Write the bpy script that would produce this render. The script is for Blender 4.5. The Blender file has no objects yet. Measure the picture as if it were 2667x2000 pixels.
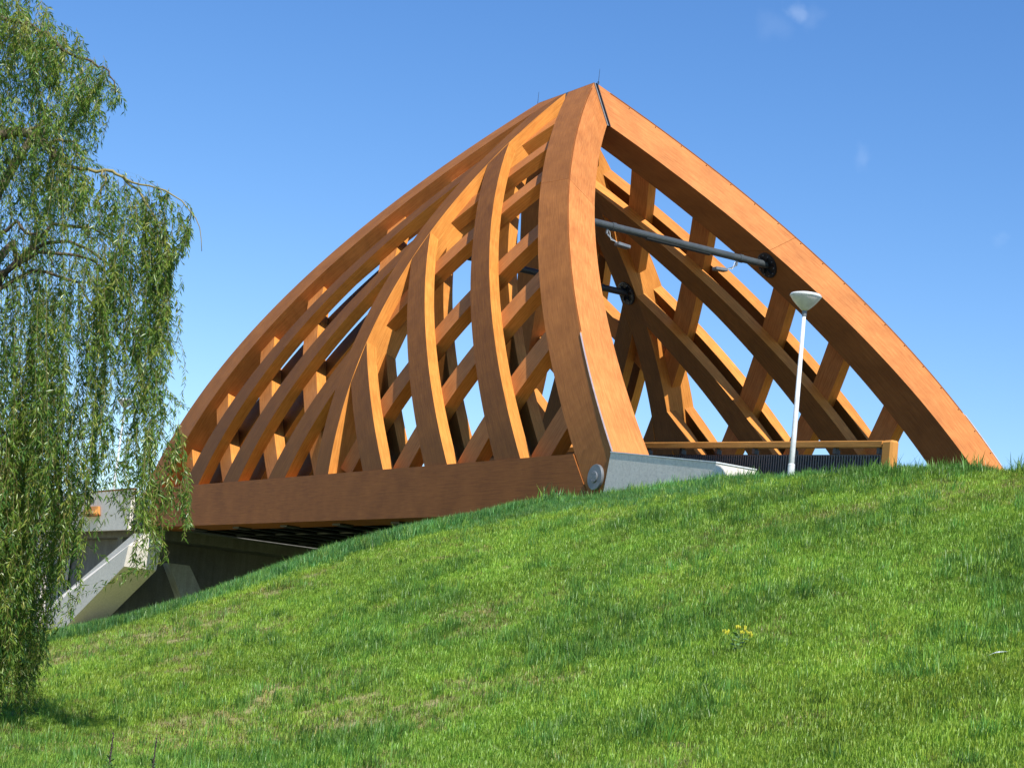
import bpy, math, random
import numpy as np
from mathutils import Vector, Matrix
rng = np.random.default_rng(7)
random.seed(7)
SC = bpy.context.scene
COL = SC.collection

# ------------------------------------------------------------------ camera
YAW, PITCH, ROLL = math.radians(149.747), math.radians(8.508), math.radians(6.061)
cam_d = bpy.data.cameras.new('camera')
cam = bpy.data.objects.new('camera', cam_d)
COL.objects.link(cam)
fw = Vector((math.cos(PITCH)*math.cos(YAW), math.cos(PITCH)*math.sin(YAW), math.sin(PITCH)))
rt = Vector((math.sin(YAW), -math.cos(YAW), 0)); up = rt.cross(fw)
r2 = rt*math.cos(ROLL) + up*math.sin(ROLL); u2 = -rt*math.sin(ROLL) + up*math.cos(ROLL)
cam.matrix_world = Matrix(((r2.x, u2.x, -fw.x, 58.627), (r2.y, u2.y, -fw.y, -35.191), (r2.z, u2.z, -fw.z, -6.097), (0, 0, 0, 1)))
cam_d.sensor_width = 36.0
cam_d.lens = 5210.56/2667*36
cam_d.clip_end = 3000
SC.camera = cam

# ------------------------------------------------------------------ sky and sun
SUN = Vector((.62, -.075, .78)).normalized()
w = bpy.data.worlds.new('World'); SC.world = w; w.use_nodes = True
nt = w.node_tree; N = nt.nodes; LK = nt.links
bg = N['Background']
sky = N.new('ShaderNodeTexSky'); sky.sky_type = 'NISHITA'; sky.sun_disc = False
sky.sun_elevation = math.asin(SUN.z); sky.sun_rotation = math.atan2(SUN.x, SUN.y)
sky.altitude = 0; sky.air_density = 1.0; sky.dust_density = 0.0; sky.ozone_density = 3.0
bg.inputs['Strength'].default_value = 0.118
hs = N.new('ShaderNodeHueSaturation'); hs.inputs['Saturation'].default_value = 1.26; hs.inputs['Hue'].default_value = .508
LK.new(sky.outputs[0], hs.inputs['Color'])
# faint wisps of cloud in the sky
tc = N.new('ShaderNodeTexCoord')
def wisp(direction, size, amount, prev):
    d = N.new('ShaderNodeVectorMath'); d.operation = 'DISTANCE'; d.inputs[1].default_value = direction
    nz = N.new('ShaderNodeTexNoise'); nz.inputs['Scale'].default_value = 55; nz.inputs['Detail'].default_value = 5
    ad = N.new('ShaderNodeVectorMath'); ad.operation = 'SCALE'; ad.inputs['Scale'].default_value = .022
    sm = N.new('ShaderNodeVectorMath'); sm.operation = 'ADD'
    LK.new(tc.outputs['Generated'], nz.inputs['Vector']); LK.new(nz.outputs['Color'], ad.inputs[0])
    LK.new(tc.outputs['Generated'], sm.inputs[0]); LK.new(ad.outputs[0], sm.inputs[1])
    LK.new(sm.outputs[0], d.inputs[0])
    mr = N.new('ShaderNodeMapRange'); mr.interpolation_type = 'SMOOTHSTEP'
    mr.inputs['From Min'].default_value = size; mr.inputs['From Max'].default_value = size*.1
    mr.inputs['To Min'].default_value = 0; mr.inputs['To Max'].default_value = amount
    LK.new(d.outputs['Value'], mr.inputs['Value'])
    mx = N.new('ShaderNodeMix'); mx.data_type = 'RGBA'
    LK.new(mr.outputs[0], mx.inputs['Factor']); LK.new(prev, mx.inputs['A']); mx.inputs['B'].default_value = (7.5, 8.2, 9.0, 1)
    return mx.outputs['Result']
def ray_dir(px, py):
    d = fw + r2*((px-1333.5)/5210.56) - u2*((py-1000)/5210.56); d.normalize(); return (d.x+.011, d.y+.011, d.z+.011)
c0 = hs.outputs[0]
for a in (((2074, 30), .0075, .11), ((2120, 50), .009, .035), ((2010, 75), .010, .03), ((2242, 412), .0075, .05), ((2600, 622), .006, .03)):
    c0 = wisp(ray_dir(*a[0]), a[1], a[2], c0)
LK.new(c0, bg.inputs['Color'])
sd = bpy.data.lights.new('sun', 'SUN'); sd.energy = 5.0; sd.angle = math.radians(.5); sd.color = (1, .95, .87)
so = bpy.data.objects.new('sun', sd); COL.objects.link(so); so.location = (60, -30, 60)
so.rotation_euler = SUN.to_track_quat('Z', 'Y').to_euler()
vs = SC.view_settings
vs.view_transform = 'Standard'; vs.look = 'None'; vs.gamma = 1; vs.use_curve_mapping = False; vs.exposure = 0.5

# ------------------------------------------------------------------ helpers
def tag(o, label=None, cat=None, group=None, kind=None):
    if label: o['label'] = label
    if cat: o['category'] = cat
    if group: o['group'] = group
    if kind: o['kind'] = kind
    return o
def empty(name, loc, label, cat, group=None):
    o = bpy.data.objects.new(name, None); COL.objects.link(o); o.location = loc
    o.empty_display_size = .3
    return tag(o, label, cat, group)
class MB:
    """collects shapes into one mesh"""
    def __init__(s): s.v = []; s.f = []; s.uv = []
    def add(s, V, F, UV=None):
        b = len(s.v); s.v += [tuple(map(float, p)) for p in V]
        for k, f in enumerate(F):
            s.f.append([b+i for i in f])
            s.uv.append(UV[k] if UV is not None else None)
        return s
    def box(s, lo, hi):
        x0, y0, z0 = lo; x1, y1, z1 = hi
        return s.hexa([(x0,y0,z0),(x1,y0,z0),(x1,y1,z0),(x0,y1,z0),(x0,y0,z1),(x1,y0,z1),(x1,y1,z1),(x0,y1,z1)])
    def hexa(s, P):
        return s.add(P, [(0,3,2,1),(4,5,6,7),(0,1,5,4),(1,2,6,5),(2,3,7,6),(3,0,4,7)])
    def bar(s, a, b, w, h, upv=(0,0,1)):
        a = Vector(a); b = Vector(b); d = (b-a).normalized(); sd_ = d.cross(Vector(upv)).normalized(); u_ = sd_.cross(d)
        P = []
        for p in (a, b):
            P += [p-sd_*w/2-u_*h/2, p+sd_*w/2-u_*h/2, p+sd_*w/2+u_*h/2, p-sd_*w/2+u_*h/2]
        return s.add(P, [(0,3,2,1),(4,5,6,7),(0,1,5,4),(1,2,6,5),(2,3,7,6),(3,0,4,7)])
    def prism(s, poly, y0, y1):
        """polygon in x-z extruded along y"""
        n = len(poly)
        V = [(x, y0, z) for x, z in poly] + [(x, y1, z) for x, z in poly]
        F = [list(range(n)), list(range(2*n-1, n-1, -1))] + [(i, i+n, (i+1) % n+n, (i+1) % n) for i in range(n)]
        return s.add(V, F)
    def tube(s, pts, rad, n=10, cap=True):
        pts = [Vector(p) for p in pts]; rad = rad if hasattr(rad, '__len__') else [rad]*len(pts)
        V = []; ref = None
        for i, p in enumerate(pts):
            d = (pts[min(i+1, len(pts)-1)]-pts[max(i-1, 0)]).normalized()
            if ref is None: ref = d.orthogonal().normalized()
            ref = (ref-d*ref.dot(d)).normalized(); b = d.cross(ref)
            for k in range(n):
                a = 2*math.pi*k/n
                V.append(p+(ref*math.cos(a)+b*math.sin(a))*rad[i])
        F = []
        for i in range(len(pts)-1):
            for k in range(n):
                F.append((i*n+k, i*n+(k+1) % n, (i+1)*n+(k+1) % n, (i+1)*n+k))
        if cap: F += [tuple(range(n-1, -1, -1)), tuple(range((len(pts)-1)*n, len(pts)*n))]
        return s.add(V, F)
    def lathe(s, prof, c, axis=(0,0,1), n=32):
        ax = Vector(axis).normalized(); a1 = ax.orthogonal().normalized(); a2 = ax.cross(a1); c = Vector(c)
        V = []
        for r, h in prof:
            for k in range(n):
                t = 2*math.pi*k/n; V.append(c+ax*h+(a1*math.cos(t)+a2*math.sin(t))*r)
        F = []
        m = len(prof)
        for i in range(m-1):
            for k in range(n): F.append((i*n+k, i*n+(k+1) % n, (i+1)*n+(k+1) % n, (i+1)*n+k))
        F += [tuple(range(n-1, -1, -1)), tuple(range((m-1)*n, m*n))]
        return s.add(V, F)
    def build(s, name, mat, parent=None, smooth=False, bevel=0):
        me = bpy.data.meshes.new(name); me.from_pydata(s.v, [], s.f); me.update()
        if any(u is not None for u in s.uv):
            l = me.uv_layers.new(name='UVMap'); i = 0
            for k, f in enumerate(s.f):
                for j in range(len(f)):
                    l.data[i].uv = s.uv[k][j] if s.uv[k] is not None else (0, 0); i += 1
        return link(name, me, mat, parent, smooth, bevel)
def link(name, me, mat, parent=None, smooth=False, bevel=0):
    o = bpy.data.objects.new(name, me); COL.objects.link(o)
    if mat: me.materials.append(mat)
    if smooth: me.polygons.foreach_set('use_smooth', [True]*len(me.polygons))
    if parent:
        o.parent = parent
        if parent.type == 'EMPTY': o.matrix_parent_inverse = Matrix.Translation(-Vector(parent.location))
    if bevel:
        m = o.modifiers.new('bevel', 'BEVEL'); m.width = bevel; m.segments = 1; m.limit_method = 'ANGLE'
    return o
def np_mesh(name, V, F, k):
    """fast mesh from arrays, k corners per face"""
    me = bpy.data.meshes.new(name)
    me.vertices.add(len(V)); me.vertices.foreach_set('co', np.asarray(V, np.float32).ravel())
    me.loops.add(len(F)*k); me.loops.foreach_set('vertex_index', np.asarray(F, np.int32).ravel())
    me.polygons.add(len(F)); me.polygons.foreach_set('loop_start', np.arange(len(F), dtype=np.int32)*k)
    me.polygons.foreach_set('loop_total', np.full(len(F), k, np.int32))
    me.update(calc_edges=True)
    return me

# ------------------------------------------------------------------ materials
def mat(name, base=(.5, .5, .5), rough=.6, metal=0, spec=.5):
    m = bpy.data.materials.new(name); m.use_nodes = True
    b = m.node_tree.nodes['Principled BSDF']
    b.inputs['Base Color'].default_value = (*base, 1); b.inputs['Roughness'].default_value = rough
    b.inputs['Metallic'].default_value = metal; b.inputs['Specular IOR Level'].default_value = spec
    return m, m.node_tree, b
def ramp(t, stops):
    r = t.nodes.new('ShaderNodeValToRGB'); e = r.color_ramp.elements
    while len(e) < len(stops): e.new(.5)
    for k, (p, c) in enumerate(stops): e[k].position = p; e[k].color = (*c, 1)
    return r
def noise(t, vec, scale, detail=4, rough=.55):
    n = t.nodes.new('ShaderNodeTexNoise'); n.inputs['Scale'].default_value = scale; n.inputs['Detail'].default_value = detail
    n.inputs['Roughness'].default_value = rough
    if vec is not None: t.links.new(vec, n.inputs['Vector'])
    return n
def mixc(t, fac, a, b, mode='MIX'):
    m = t.nodes.new('ShaderNodeMix'); m.data_type = 'RGBA'; m.blend_type = mode
    for key, v in (('Factor', fac), ('A', a), ('B', b)):
        if isinstance(v, (int, float)): m.inputs[key].default_value = v
        elif isinstance(v, tuple): m.inputs[key].default_value = (*v, 1)
        else: t.links.new(v, m.inputs[key])
    return m.outputs['Result']
def wood_mat(name, stops, rough=.6):
    m, t, b = mat(name, rough=rough, spec=.18)
    uv = t.nodes.new('ShaderNodeUVMap')
    mp = t.nodes.new('ShaderNodeMapping'); mp.inputs['Scale'].default_value = (.5, 9, 1)
    oi = t.nodes.new('ShaderNodeObjectInfo')
    cb = t.nodes.new('ShaderNodeCombineXYZ')
    ml = t.nodes.new('ShaderNodeMath'); ml.operation = 'MULTIPLY'; ml.inputs[1].default_value = 37
    t.links.new(oi.outputs['Random'], ml.inputs[0]); t.links.new(ml.outputs[0], cb.inputs[0]); t.links.new(ml.outputs[0], cb.inputs[1])
    t.links.new(cb.outputs[0], mp.inputs['Location'])
    t.links.new(uv.outputs[0], mp.inputs['Vector'])
    n1 = noise(t, mp.outputs[0], 2.2, 6, .62)
    mp2 = t.nodes.new('ShaderNodeMapping'); mp2.inputs['Scale'].default_value = (.8, 26, 1)
    t.links.new(uv.outputs[0], mp2.inputs['Vector'])
    n2 = noise(t, mp2.outputs[0], 2.0, 5, .6)
    n3 = noise(t, uv.outputs[0], .9, 4, .6)
    r1 = ramp(t, stops); 
    a1 = t.nodes.new('ShaderNodeMath'); a1.operation = 'MULTIPLY_ADD'; a1.inputs[1].default_value = .5; a1.inputs[2].default_value = 0
    t.links.new(n1.outputs['Fac'], a1.inputs[0])
    a2 = t.nodes.new('ShaderNodeMath'); a2.operation = 'MULTIPLY_ADD'; a2.inputs[1].default_value = .5
    t.links.new(n2.outputs['Fac'], a2.inputs[0]); t.links.new(a1.outputs[0], a2.inputs[2])
    t.links.new(a2.outputs[0], r1.inputs[0])
    r3 = ramp(t, [(.3, (.80, .77, .74)), (.7, (1.10, 1.09, 1.08))]); t.links.new(n3.outputs['Fac'], r3.inputs[0])
    c = mixc(t, 1.0, r1.outputs[0], r3.outputs[0], 'MULTIPLY')
    hv = t.nodes.new('ShaderNodeHueSaturation')
    mr = t.nodes.new('ShaderNodeMapRange'); mr.inputs['To Min'].default_value = .84; mr.inputs['To Max'].default_value = 1.14
    t.links.new(oi.outputs['Random'], mr.inputs['Value']); t.links.new(mr.outputs[0], hv.inputs['Value']); t.links.new(c, hv.inputs['Color'])
    # small pale scuffs
    vo = noise(t, uv.outputs[0], 11, 2, .5); rs = ramp(t, [(.74, (0, 0, 0)), (.8, (1, 1, 1))]); t.links.new(vo.outputs['Fac'], rs.inputs[0])
    mf = t.nodes.new('ShaderNodeMath'); mf.operation = 'MULTIPLY'; mf.inputs[1].default_value = .35; t.links.new(rs.outputs[0], mf.inputs[0])
    c2 = mixc(t, mf.outputs[0], hv.outputs[0], (.62, .36, .17))
    t.links.new(c2, b.inputs['Base Color'])
    bp = t.nodes.new('ShaderNodeBump'); bp.inputs['Strength'].default_value = .25; bp.inputs['Distance'].default_value = .01
    t.links.new(n2.outputs['Fac'], bp.inputs['Height']); t.links.new(bp.outputs[0], b.inputs['Normal'])
    return m
WOOD = wood_mat('honey_timber', [(.34, (.42, .148, .026)), (.5, (.57, .226, .044)), (.66, (.68, .305, .07))])
WOODE = wood_mat('reddish_timber', [(.34, (.37, .118, .030)), (.5, (.51, .19, .053)), (.66, (.61, .256, .08))])
WOODB = wood_mat('weathered_and_shaded_timber', [(.34, (.22, .080, .019)), (.5, (.315, .119, .028)), (.66, (.40, .16, .041))])  # edge ribs: outer faces, and inner faces where it paints in shade
WOODO = wood_mat('glazed_and_shaded_timber', [(.34, (.125, .045, .008)), (.5, (.185, .069, .012)), (.66, (.25, .10, .020))])  # glaze on the outer faces; on inner faces it paints in shade
WOODD = wood_mat('dark_stained_timber', [(.34, (.19, .060, .012)), (.5, (.26, .086, .018)), (.66, (.325, .115, .026))])
WOODR = wood_mat('rail_timber', [(.3, (.40, .17, .04)), (.5, (.55, .25, .06)), (.72, (.66, .33, .09))])
def concrete_mat(name, c0, c1, streak=True):
    m, t, b = mat(name, rough=.85, spec=.25)
    g = t.nodes.new('ShaderNodeNewGeometry')
    n1 = noise(t, g.outputs['Position'], .8, 6, .65); n2 = noise(t, g.outputs['Position'], 14, 4, .6)
    mp = t.nodes.new('ShaderNodeMapping'); mp.inputs['Scale'].default_value = (3, 3, .25); t.links.new(g.outputs['Position'], mp.inputs['Vector'])
    n3 = noise(t, mp.outputs[0], 1.6, 4, .6)
    r = ramp(t, [(.3, c0), (.7, c1)]); t.links.new(n1.outputs['Fac'], r.inputs[0])
    r2_ = ramp(t, [(.3, (.86, .86, .86)), (.6, (1.05, 1.05, 1.05))]); t.links.new(n2.outputs['Fac'], r2_.inputs[0])
    r3 = ramp(t, [(.35, (.8, .79, .77)), (.6, (1, 1, 1))]); t.links.new(n3.outputs['Fac'], r3.inputs[0])
    c = mixc(t, 1.0, r.outputs[0], r2_.outputs[0], 'MULTIPLY'); c = mixc(t, 1.0 if streak else .2, c, r3.outputs[0], 'MULTIPLY')
    t.links.new(c, b.inputs['Base Color'])
    bp = t.nodes.new('ShaderNodeBump'); bp.inputs['Strength'].default_value = .2; bp.inputs['Distance'].default_value = .02
    t.links.new(n2.outputs['Fac'], bp.inputs['Height']); t.links.new(bp.outputs[0], b.inputs['Normal'])
    return m
CONC = concrete_mat('pale_concrete', (.46, .45, .43), (.58, .57, .54))
CONCW = concrete_mat('fair_concrete', (.74, .685, .61), (.81, .755, .68), False)
CONCD = concrete_mat('shade_darkened_concrete', (.14, .14, .14), (.21, .21, .20))  # darkened colour stands in for the shade beneath the viaduct
CONCG = concrete_mat('grey_concrete', (.34, .35, .35), (.44, .45, .45))
def metal_mat(name, c, rough, metal=0., spec=.5):
    m, t, b = mat(name, c, rough, metal, spec)
    g = t.nodes.new('ShaderNodeNewGeometry'); n = noise(t, g.outputs['Position'], 6, 4)
    r = ramp(t, [(.3, tuple(v*.82 for v in c)), (.7, tuple(min(1, v*1.12) for v in c))]); t.links.new(n.outputs['Fac'], r.inputs[0])
    t.links.new(r.outputs[0], b.inputs['Base Color'])
    return m
STEEL = metal_mat('galvanised_steel', (.19, .205, .22), .5, .3)
DARKSTEEL = metal_mat('dark_painted_steel', (.035, .038, .042), .45)
BLACK = metal_mat('black_painted_steel', (.012, .013, .016), .4)
BARGREY = metal_mat('slate_painted_steel', (.075, .08, .09), .4)
TUBE = metal_mat('grey_painted_steel', (.055, .064, .068), .4)
LAMPWHITE = metal_mat('white_lamp_enamel', (.68, .70, .70), .35)
GLASSY = metal_mat('frosted_lamp_bowl', (.74, .67, .66), .4)
STRIP = metal_mat('weathered_aluminium', (.46, .38, .38), .5, .15)

# ------------------------------------------------------------------ terrain
BUMPS = [[10.73,-19.73,.19,2.6],[11.27,-18.63,-.03,2.6],[11.51,-17.68,-.18,2.6],[11.96,-16.72,-.23,2.6],[12.82,-14.84,.02,2.6],[13.77,-12.25,.19,2.6],[14.48,-10.3,-.19,2.6],[16.56,-8.32,-.23,2.6],[17.94,-8.27,-.06,2.6],[19.64,-8.32,.03,2.6],[22.56,-8.26,-.02,2.6],[26.57,-8.31,-.02,2.6],[31.6,-8.26,-.11,2.6]]
_tab = np.random.default_rng(3).random((64, 64))
def vnoise(x, y):
    xi = np.floor(x).astype(int); yi = np.floor(y).astype(int); fx = x-xi; fy = y-yi
    fx = fx*fx*(3-2*fx); fy = fy*fy*(3-2*fy)
    g = lambda a, b: _tab[a % 64, b % 64]
    return (g(xi, yi)*(1-fx)+g(xi+1, yi)*fx)*(1-fy)+(g(xi, yi+1)*(1-fx)+g(xi+1, yi+1)*fx)*fy
def fbm(x, y, o=4):
    s = 0; a = .5
    for k in range(o): s = s+a*vnoise(x*2**k+17*k, y*2**k+5*k); a *= .5
    return s/(1-.5**o)
def height(x, y):
    x = np.asarray(x, float); y = np.asarray(y, float)
    dx = np.maximum(15.345-x, 0)*.39/.427; dy = np.maximum(np.abs(y)-8.296, 0)
    d = np.hypot(dx, dy); z = -1.086-.427*d
    z = -7.69+.363*np.log1p(np.exp(np.clip((z+7.69)/.363, -30, 30)))
    for bx, by, a, r in BUMPS: z = z+a*np.exp(-((x-bx)**2+(y-by)**2)/(2*r*r))
    z = z+(fbm(x*.9, y*.9)-.5)*.10+(fbm(x*3.1, y*3.1, 2)-.5)*.05
    return z
# dark tall grass follows the outer edge of the slope; bare patches elsewhere
EDGE = np.array([[6.5,-21.5],[10.7,-19.7],[11.5,-17.7],[12.0,-16.7],[12.8,-14.8],[13.8,-12.2],[14.5,-10.3],[16.2,-8.6],[17.9,-8.3],[22.6,-8.3]])
def edge_dist(x, y):
    best = np.full(x.shape, 1e9)
    for a, b in zip(EDGE[:-1], EDGE[1:]):
        d = b-a; t = np.clip(((x-a[0])*d[0]+(y-a[1])*d[1])/(d@d), 0, 1)
        best = np.minimum(best, np.hypot(x-a[0]-t*d[0], y-a[1]-t*d[1]))
    return best
def sstep(a, b, v):
    t = np.clip((v-a)/(b-a), 0, 1); return t*t*(3-2*t)
def tall_w(x, y):
    e = sstep(2.6, 1.0, edge_dist(x, y)+(fbm(x*.7+9, y*.7, 3)-.5)*2.2)
    p = sstep(.57, .72, fbm(x*.34+3.3, y*.34+8.1, 4))
    small = sstep(.60, .70, fbm(x*1.25+21, y*1.25+1.7, 3))*sstep(.35, .6, fbm(x*.3+7, y*.3+2, 2))
    crest = sstep(1.0, .25, np.abs(y+8.0))*sstep(.45, .62, fbm(x*1.4+3, y*.8, 3))*(x > 16)
    p = np.maximum(np.maximum(p*.9, small), crest*.6)
    low = sstep(-20, -26, y+(x-35)*.25)
    return np.clip(np.maximum(e*.95, p*.8*(1-.85*low)), 0, 1)
def bare_w(x, y):
    b = np.maximum(sstep(.44, .64, fbm(x*.42+31, y*.42+2.2, 4)), .8*sstep(.52, .68, fbm(x*1.5+11, y*1.5+3.2, 3)))
    low = sstep(-20, -27, y+(x-35)*.25)*.75
    # dry strip below the tall fringe
    e = edge_dist(x, y); strip = sstep(2.2, 3.4, e)*sstep(8.0, 5.0, e)*sstep(24, 18, x)*.55
    return np.clip(b*.85+low*fbm(x*.9, y*.9+4)*1.3+strip*fbm(x*.8+5, y*.8)*1.4-tall_w(x, y)*.7, 0, 1)

xs = np.unique(np.concatenate([np.linspace(-1500, -60, 14), np.arange(-60, -6, 2.0), np.arange(-6, 66, .3), np.arange(66, 110, 4), np.linspace(110, 1500, 12)]))
ys = np.unique(np.concatenate([np.linspace(-1500, -80, 14), np.arange(-80, -46, 4.0), np.arange(-46, 10, .3), np.arange(10, 50, 2.), np.linspace(50, 1500, 12)]))
X, Y = np.meshgrid(xs, ys, indexing='ij'); Z = height(X, Y)
nx, ny = X.shape
idx = np.arange(nx*ny).reshape(nx, ny)
F = np.stack([idx[:-1, :-1], idx[1:, :-1], idx[1:, 1:], idx[:-1, 1:]], -1).reshape(-1, 4)
me = np_mesh('grass_embankment', np.stack([X, Y, Z], -1).reshape(-1, 3), F, 4)
at = me.attributes.new('bare', 'FLOAT', 'POINT'); at.data.foreach_set('value', bare_w(X, Y).ravel().astype(np.float32))
at = me.attributes.new('tall', 'FLOAT', 'POINT'); at.data.foreach_set('value', tall_w(X, Y).ravel().astype(np.float32))
m, t, b = mat('soil_and_turf', rough=.95, spec=.1)
g = t.nodes.new('ShaderNodeNewGeometry'); n1 = noise(t, g.outputs['Position'], 3, 6, .7); n2 = noise(t, g.outputs['Position'], 22, 4, .7)
rg = ramp(t, [(.3, (.08, .13, .02)), (.7, (.16, .23, .045))]); t.links.new(n1.outputs['Fac'], rg.inputs[0])
rb = ramp(t, [(.3, (.22, .20, .085)), (.7, (.38, .34, .17))]); t.links.new(n2.outputs['Fac'], rb.inputs[0])
a1 = t.nodes.new('ShaderNodeAttribute'); a1.attribute_name = 'bare'
c = mixc(t, a1.outputs['Fac'], rg.outputs[0], rb.outputs[0])
t.links.new(c, b.inputs['Base Color'])
bp = t.nodes.new('ShaderNodeBump'); bp.inputs['Strength'].default_value = .6; bp.inputs['Distance'].default_value = .05
t.links.new(n2.outputs['Fac'], bp.inputs['Height']); t.links.new(bp.outputs[0], b.inputs['Normal'])
ter = link('grass_embankment', me, m, smooth=True); tag(ter, kind='structure')
ASPH = concrete_mat('asphalt', (.045, .045, .047), (.065, .065, .066))
rd = MB(); rx = [12.9, 18, 24, 34, 60, 140]; rz = [-.42, -.62, -.86, -.98, -.98, -.98]
for i in range(len(rx)-1):
    rd.hexa([(rx[i],-4.6,rz[i]-.5),(rx[i+1],-4.6,rz[i+1]-.5),(rx[i+1],4.6,rz[i+1]-.5),(rx[i],4.6,rz[i]-.5),(rx[i],-4.6,rz[i]),(rx[i+1],-4.6,rz[i+1]),(rx[i+1],4.6,rz[i+1]),(rx[i],4.6,rz[i])])
tag(rd.build('road', ASPH), kind='structure')
#GRASS_BEGIN
# ------------------------------------------------------------------ grass (uncountable: one object of each kind, instanced tufts)
def grass_mat(name):
    m = bpy.data.materials.new(name); m.use_nodes = True; t = m.node_tree; nd = t.nodes; nd.clear()
    out = nd.new('ShaderNodeOutputMaterial')
    a = nd.new('ShaderNodeAttribute'); a.attribute_type = 'INSTANCER'; a.attribute_name = 'tint'
    h = nd.new('ShaderNodeAttribute'); h.attribute_name = 'hue'
    r = ramp(t, [(0, (.75, .8, .7)), (.6, (1, 1, 1)), (.93, (1.18, 1.10, 1.0)), (1, (1.5, 1.22, 1.3))]); t.links.new(h.outputs['Fac'], r.inputs[0])
    c = mixc(t, 1.0, a.outputs['Color'], r.outputs[0], 'MULTIPLY')
    d = nd.new('ShaderNodeBsdfDiffuse'); tr = nd.new('ShaderNodeBsdfTranslucent'); gl = nd.new('ShaderNodeBsdfGlossy')
    gl.inputs['Roughness'].default_value = .42; gl.inputs['Color'].default_value = (.9, 1, .9, 1)
    t.links.new(c, d.inputs['Color']); t.links.new(c, tr.inputs['Color'])
    m1 = nd.new('ShaderNodeMixShader'); m1.inputs[0].default_value = .45
    t.links.new(d.outputs[0], m1.inputs[1]); t.links.new(tr.outputs[0], m1.inputs[2])
    m2 = nd.new('ShaderNodeMixShader'); m2.inputs[0].default_value = .02
    t.links.new(m1.outputs[0], m2.inputs[1]); t.links.new(gl.outputs[0], m2.inputs[2]); t.links.new(m2.outputs[0], out.inputs['Surface'])
    return m
GRASS = grass_mat('grass_blades')
def tuft(name, n, rad, h0, h1, wd, bend, seed):
    r = np.random.default_rng(seed); V = []; F = []; H = []
    for k in range(n):
        a = r.uniform(0, 6.283); q = rad*math.sqrt(r.random()); bx, by = q*math.cos(a), q*math.sin(a)
        h = r.uniform(h0, h1); az = r.uniform(0, 6.283); bd = h*bend*r.uniform(.3, 1.3); sx, sy = -math.sin(az)*wd/2, math.cos(az)*wd/2
        cx, cy = math.cos(az), math.sin(az); b0 = len(V)
        V += [(bx-sx, by-sy, -.03), (bx+sx, by+sy, -.03), (bx-sx*.9+cx*bd*.3, by-sy*.9+cy*bd*.3, h*.55), (bx+sx*.9+cx*bd*.3, by+sy*.9+cy*bd*.3, h*.55), (bx+cx*bd, by+cy*bd, h*(1-.25*bend))]
        F += [(b0, b0+1, b0+3), (b0, b0+3, b0+2), (b0+2, b0+3, b0+4)]; H += [r.random()]*5
    me = np_mesh(name, V, F, 3); me.materials.append(GRASS)
    at = me.attributes.new('hue', 'FLOAT', 'POINT'); at.data.foreach_set('value', np.array(H, np.float32))
    return bpy.data.objects.new(name, me)
def scatter(name, protos, P, rot, scl, tint, label):
    src = bpy.data.collections.new(name+'_source')
    for o in protos: src.objects.link(o)
    me = bpy.data.meshes.new(name); me.vertices.add(len(P)); me.vertices.foreach_set('co', P.astype(np.float32).ravel())
    a = me.attributes.new('rot', 'FLOAT_VECTOR', 'POINT'); a.data.foreach_set('vector', rot.astype(np.float32).ravel())
    a = me.attributes.new('scl', 'FLOAT', 'POINT'); a.data.foreach_set('value', scl.astype(np.float32))
    a = me.attributes.new('pick', 'INT', 'POINT'); a.data.foreach_set('value', rng.integers(0, len(protos), len(P)).astype(np.int32))
    a = me.attributes.new('tint', 'FLOAT_COLOR', 'POINT'); a.data.foreach_set('color', np.concatenate([tint, np.ones((len(P), 1))], 1).astype(np.float32).ravel())
    o = bpy.data.objects.new(name, me); COL.objects.link(o)
    ng = bpy.data.node_groups.new(name, 'GeometryNodeTree')
    ng.interface.new_socket('Geometry', in_out='INPUT', socket_type='NodeSocketGeometry')
    ng.interface.new_socket('Geometry', in_out='OUTPUT', socket_type='NodeSocketGeometry')
    gi = ng.nodes.new('NodeGroupInput'); go = ng.nodes.new('NodeGroupOutput')
    ip = ng.nodes.new('GeometryNodeInstanceOnPoints'); ci = ng.nodes.new('GeometryNodeCollectionInfo')
    ci.inputs['Collection'].default_value = src; ci.inputs['Separate Children'].default_value = True; ci.inputs['Reset Children'].default_value = True
    def na(nm, ty):
        n = ng.nodes.new('GeometryNodeInputNamedAttribute'); n.data_type = ty; n.inputs['Name'].default_value = nm; return n.outputs['Attribute']
    ng.links.new(gi.outputs[0], ip.inputs['Points']); ng.links.new(ci.outputs[0], ip.inputs['Instance'])
    ip.inputs['Pick Instance'].default_value = True
    ng.links.new(na('pick', 'INT'), ip.inputs['Instance Index']); ng.links.new(na('rot', 'FLOAT_VECTOR'), ip.inputs['Rotation']); ng.links.new(na('scl', 'FLOAT'), ip.inputs['Scale'])
    ng.links.new(ip.outputs[0], go.inputs[0])
    md = o.modifiers.new('scatter', 'NODES'); md.node_group = ng
    me.materials.append(GRASS)
    return tag(o, label, 'grass', kind='stuff')
CX, CY = 58.627, -35.191
def wedge(n, d0, d1, half, power=2):
    """points on the ground round the viewing place, evenly spread"""
    d = (rng.random(n)*(d1**power-d0**power)+d0**power)**(1/power); a = YAW+np.radians(rng.uniform(-half, half+9, n))
    return CX+d*np.cos(a), CY+d*np.sin(a)
def ok(x, y):
    under = (x < 15.2) & (np.abs(y) < 7.6); wall = (x > 15) & (x < 21.2) & (y > -7.6); road = (x > 12) & (y > -5.2)
    return ~(under | wall | road) & (y < 0) & (x > -6)
def place(n, d0, d1, half, wfun, keep_scale, power=2):
    x, y = wedge(n, d0, d1, half, power)
    wv = wfun(x, y); k = ok(x, y) & (rng.random(len(x)) < wv); x, y = x[k], y[k]
    z = height(x, y)
    rot = np.stack([rng.normal(0, .13, len(x)), rng.normal(0, .13, len(x)), rng.uniform(0, 6.283, len(x))], 1)
    return np.stack([x, y, z], 1), rot
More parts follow.
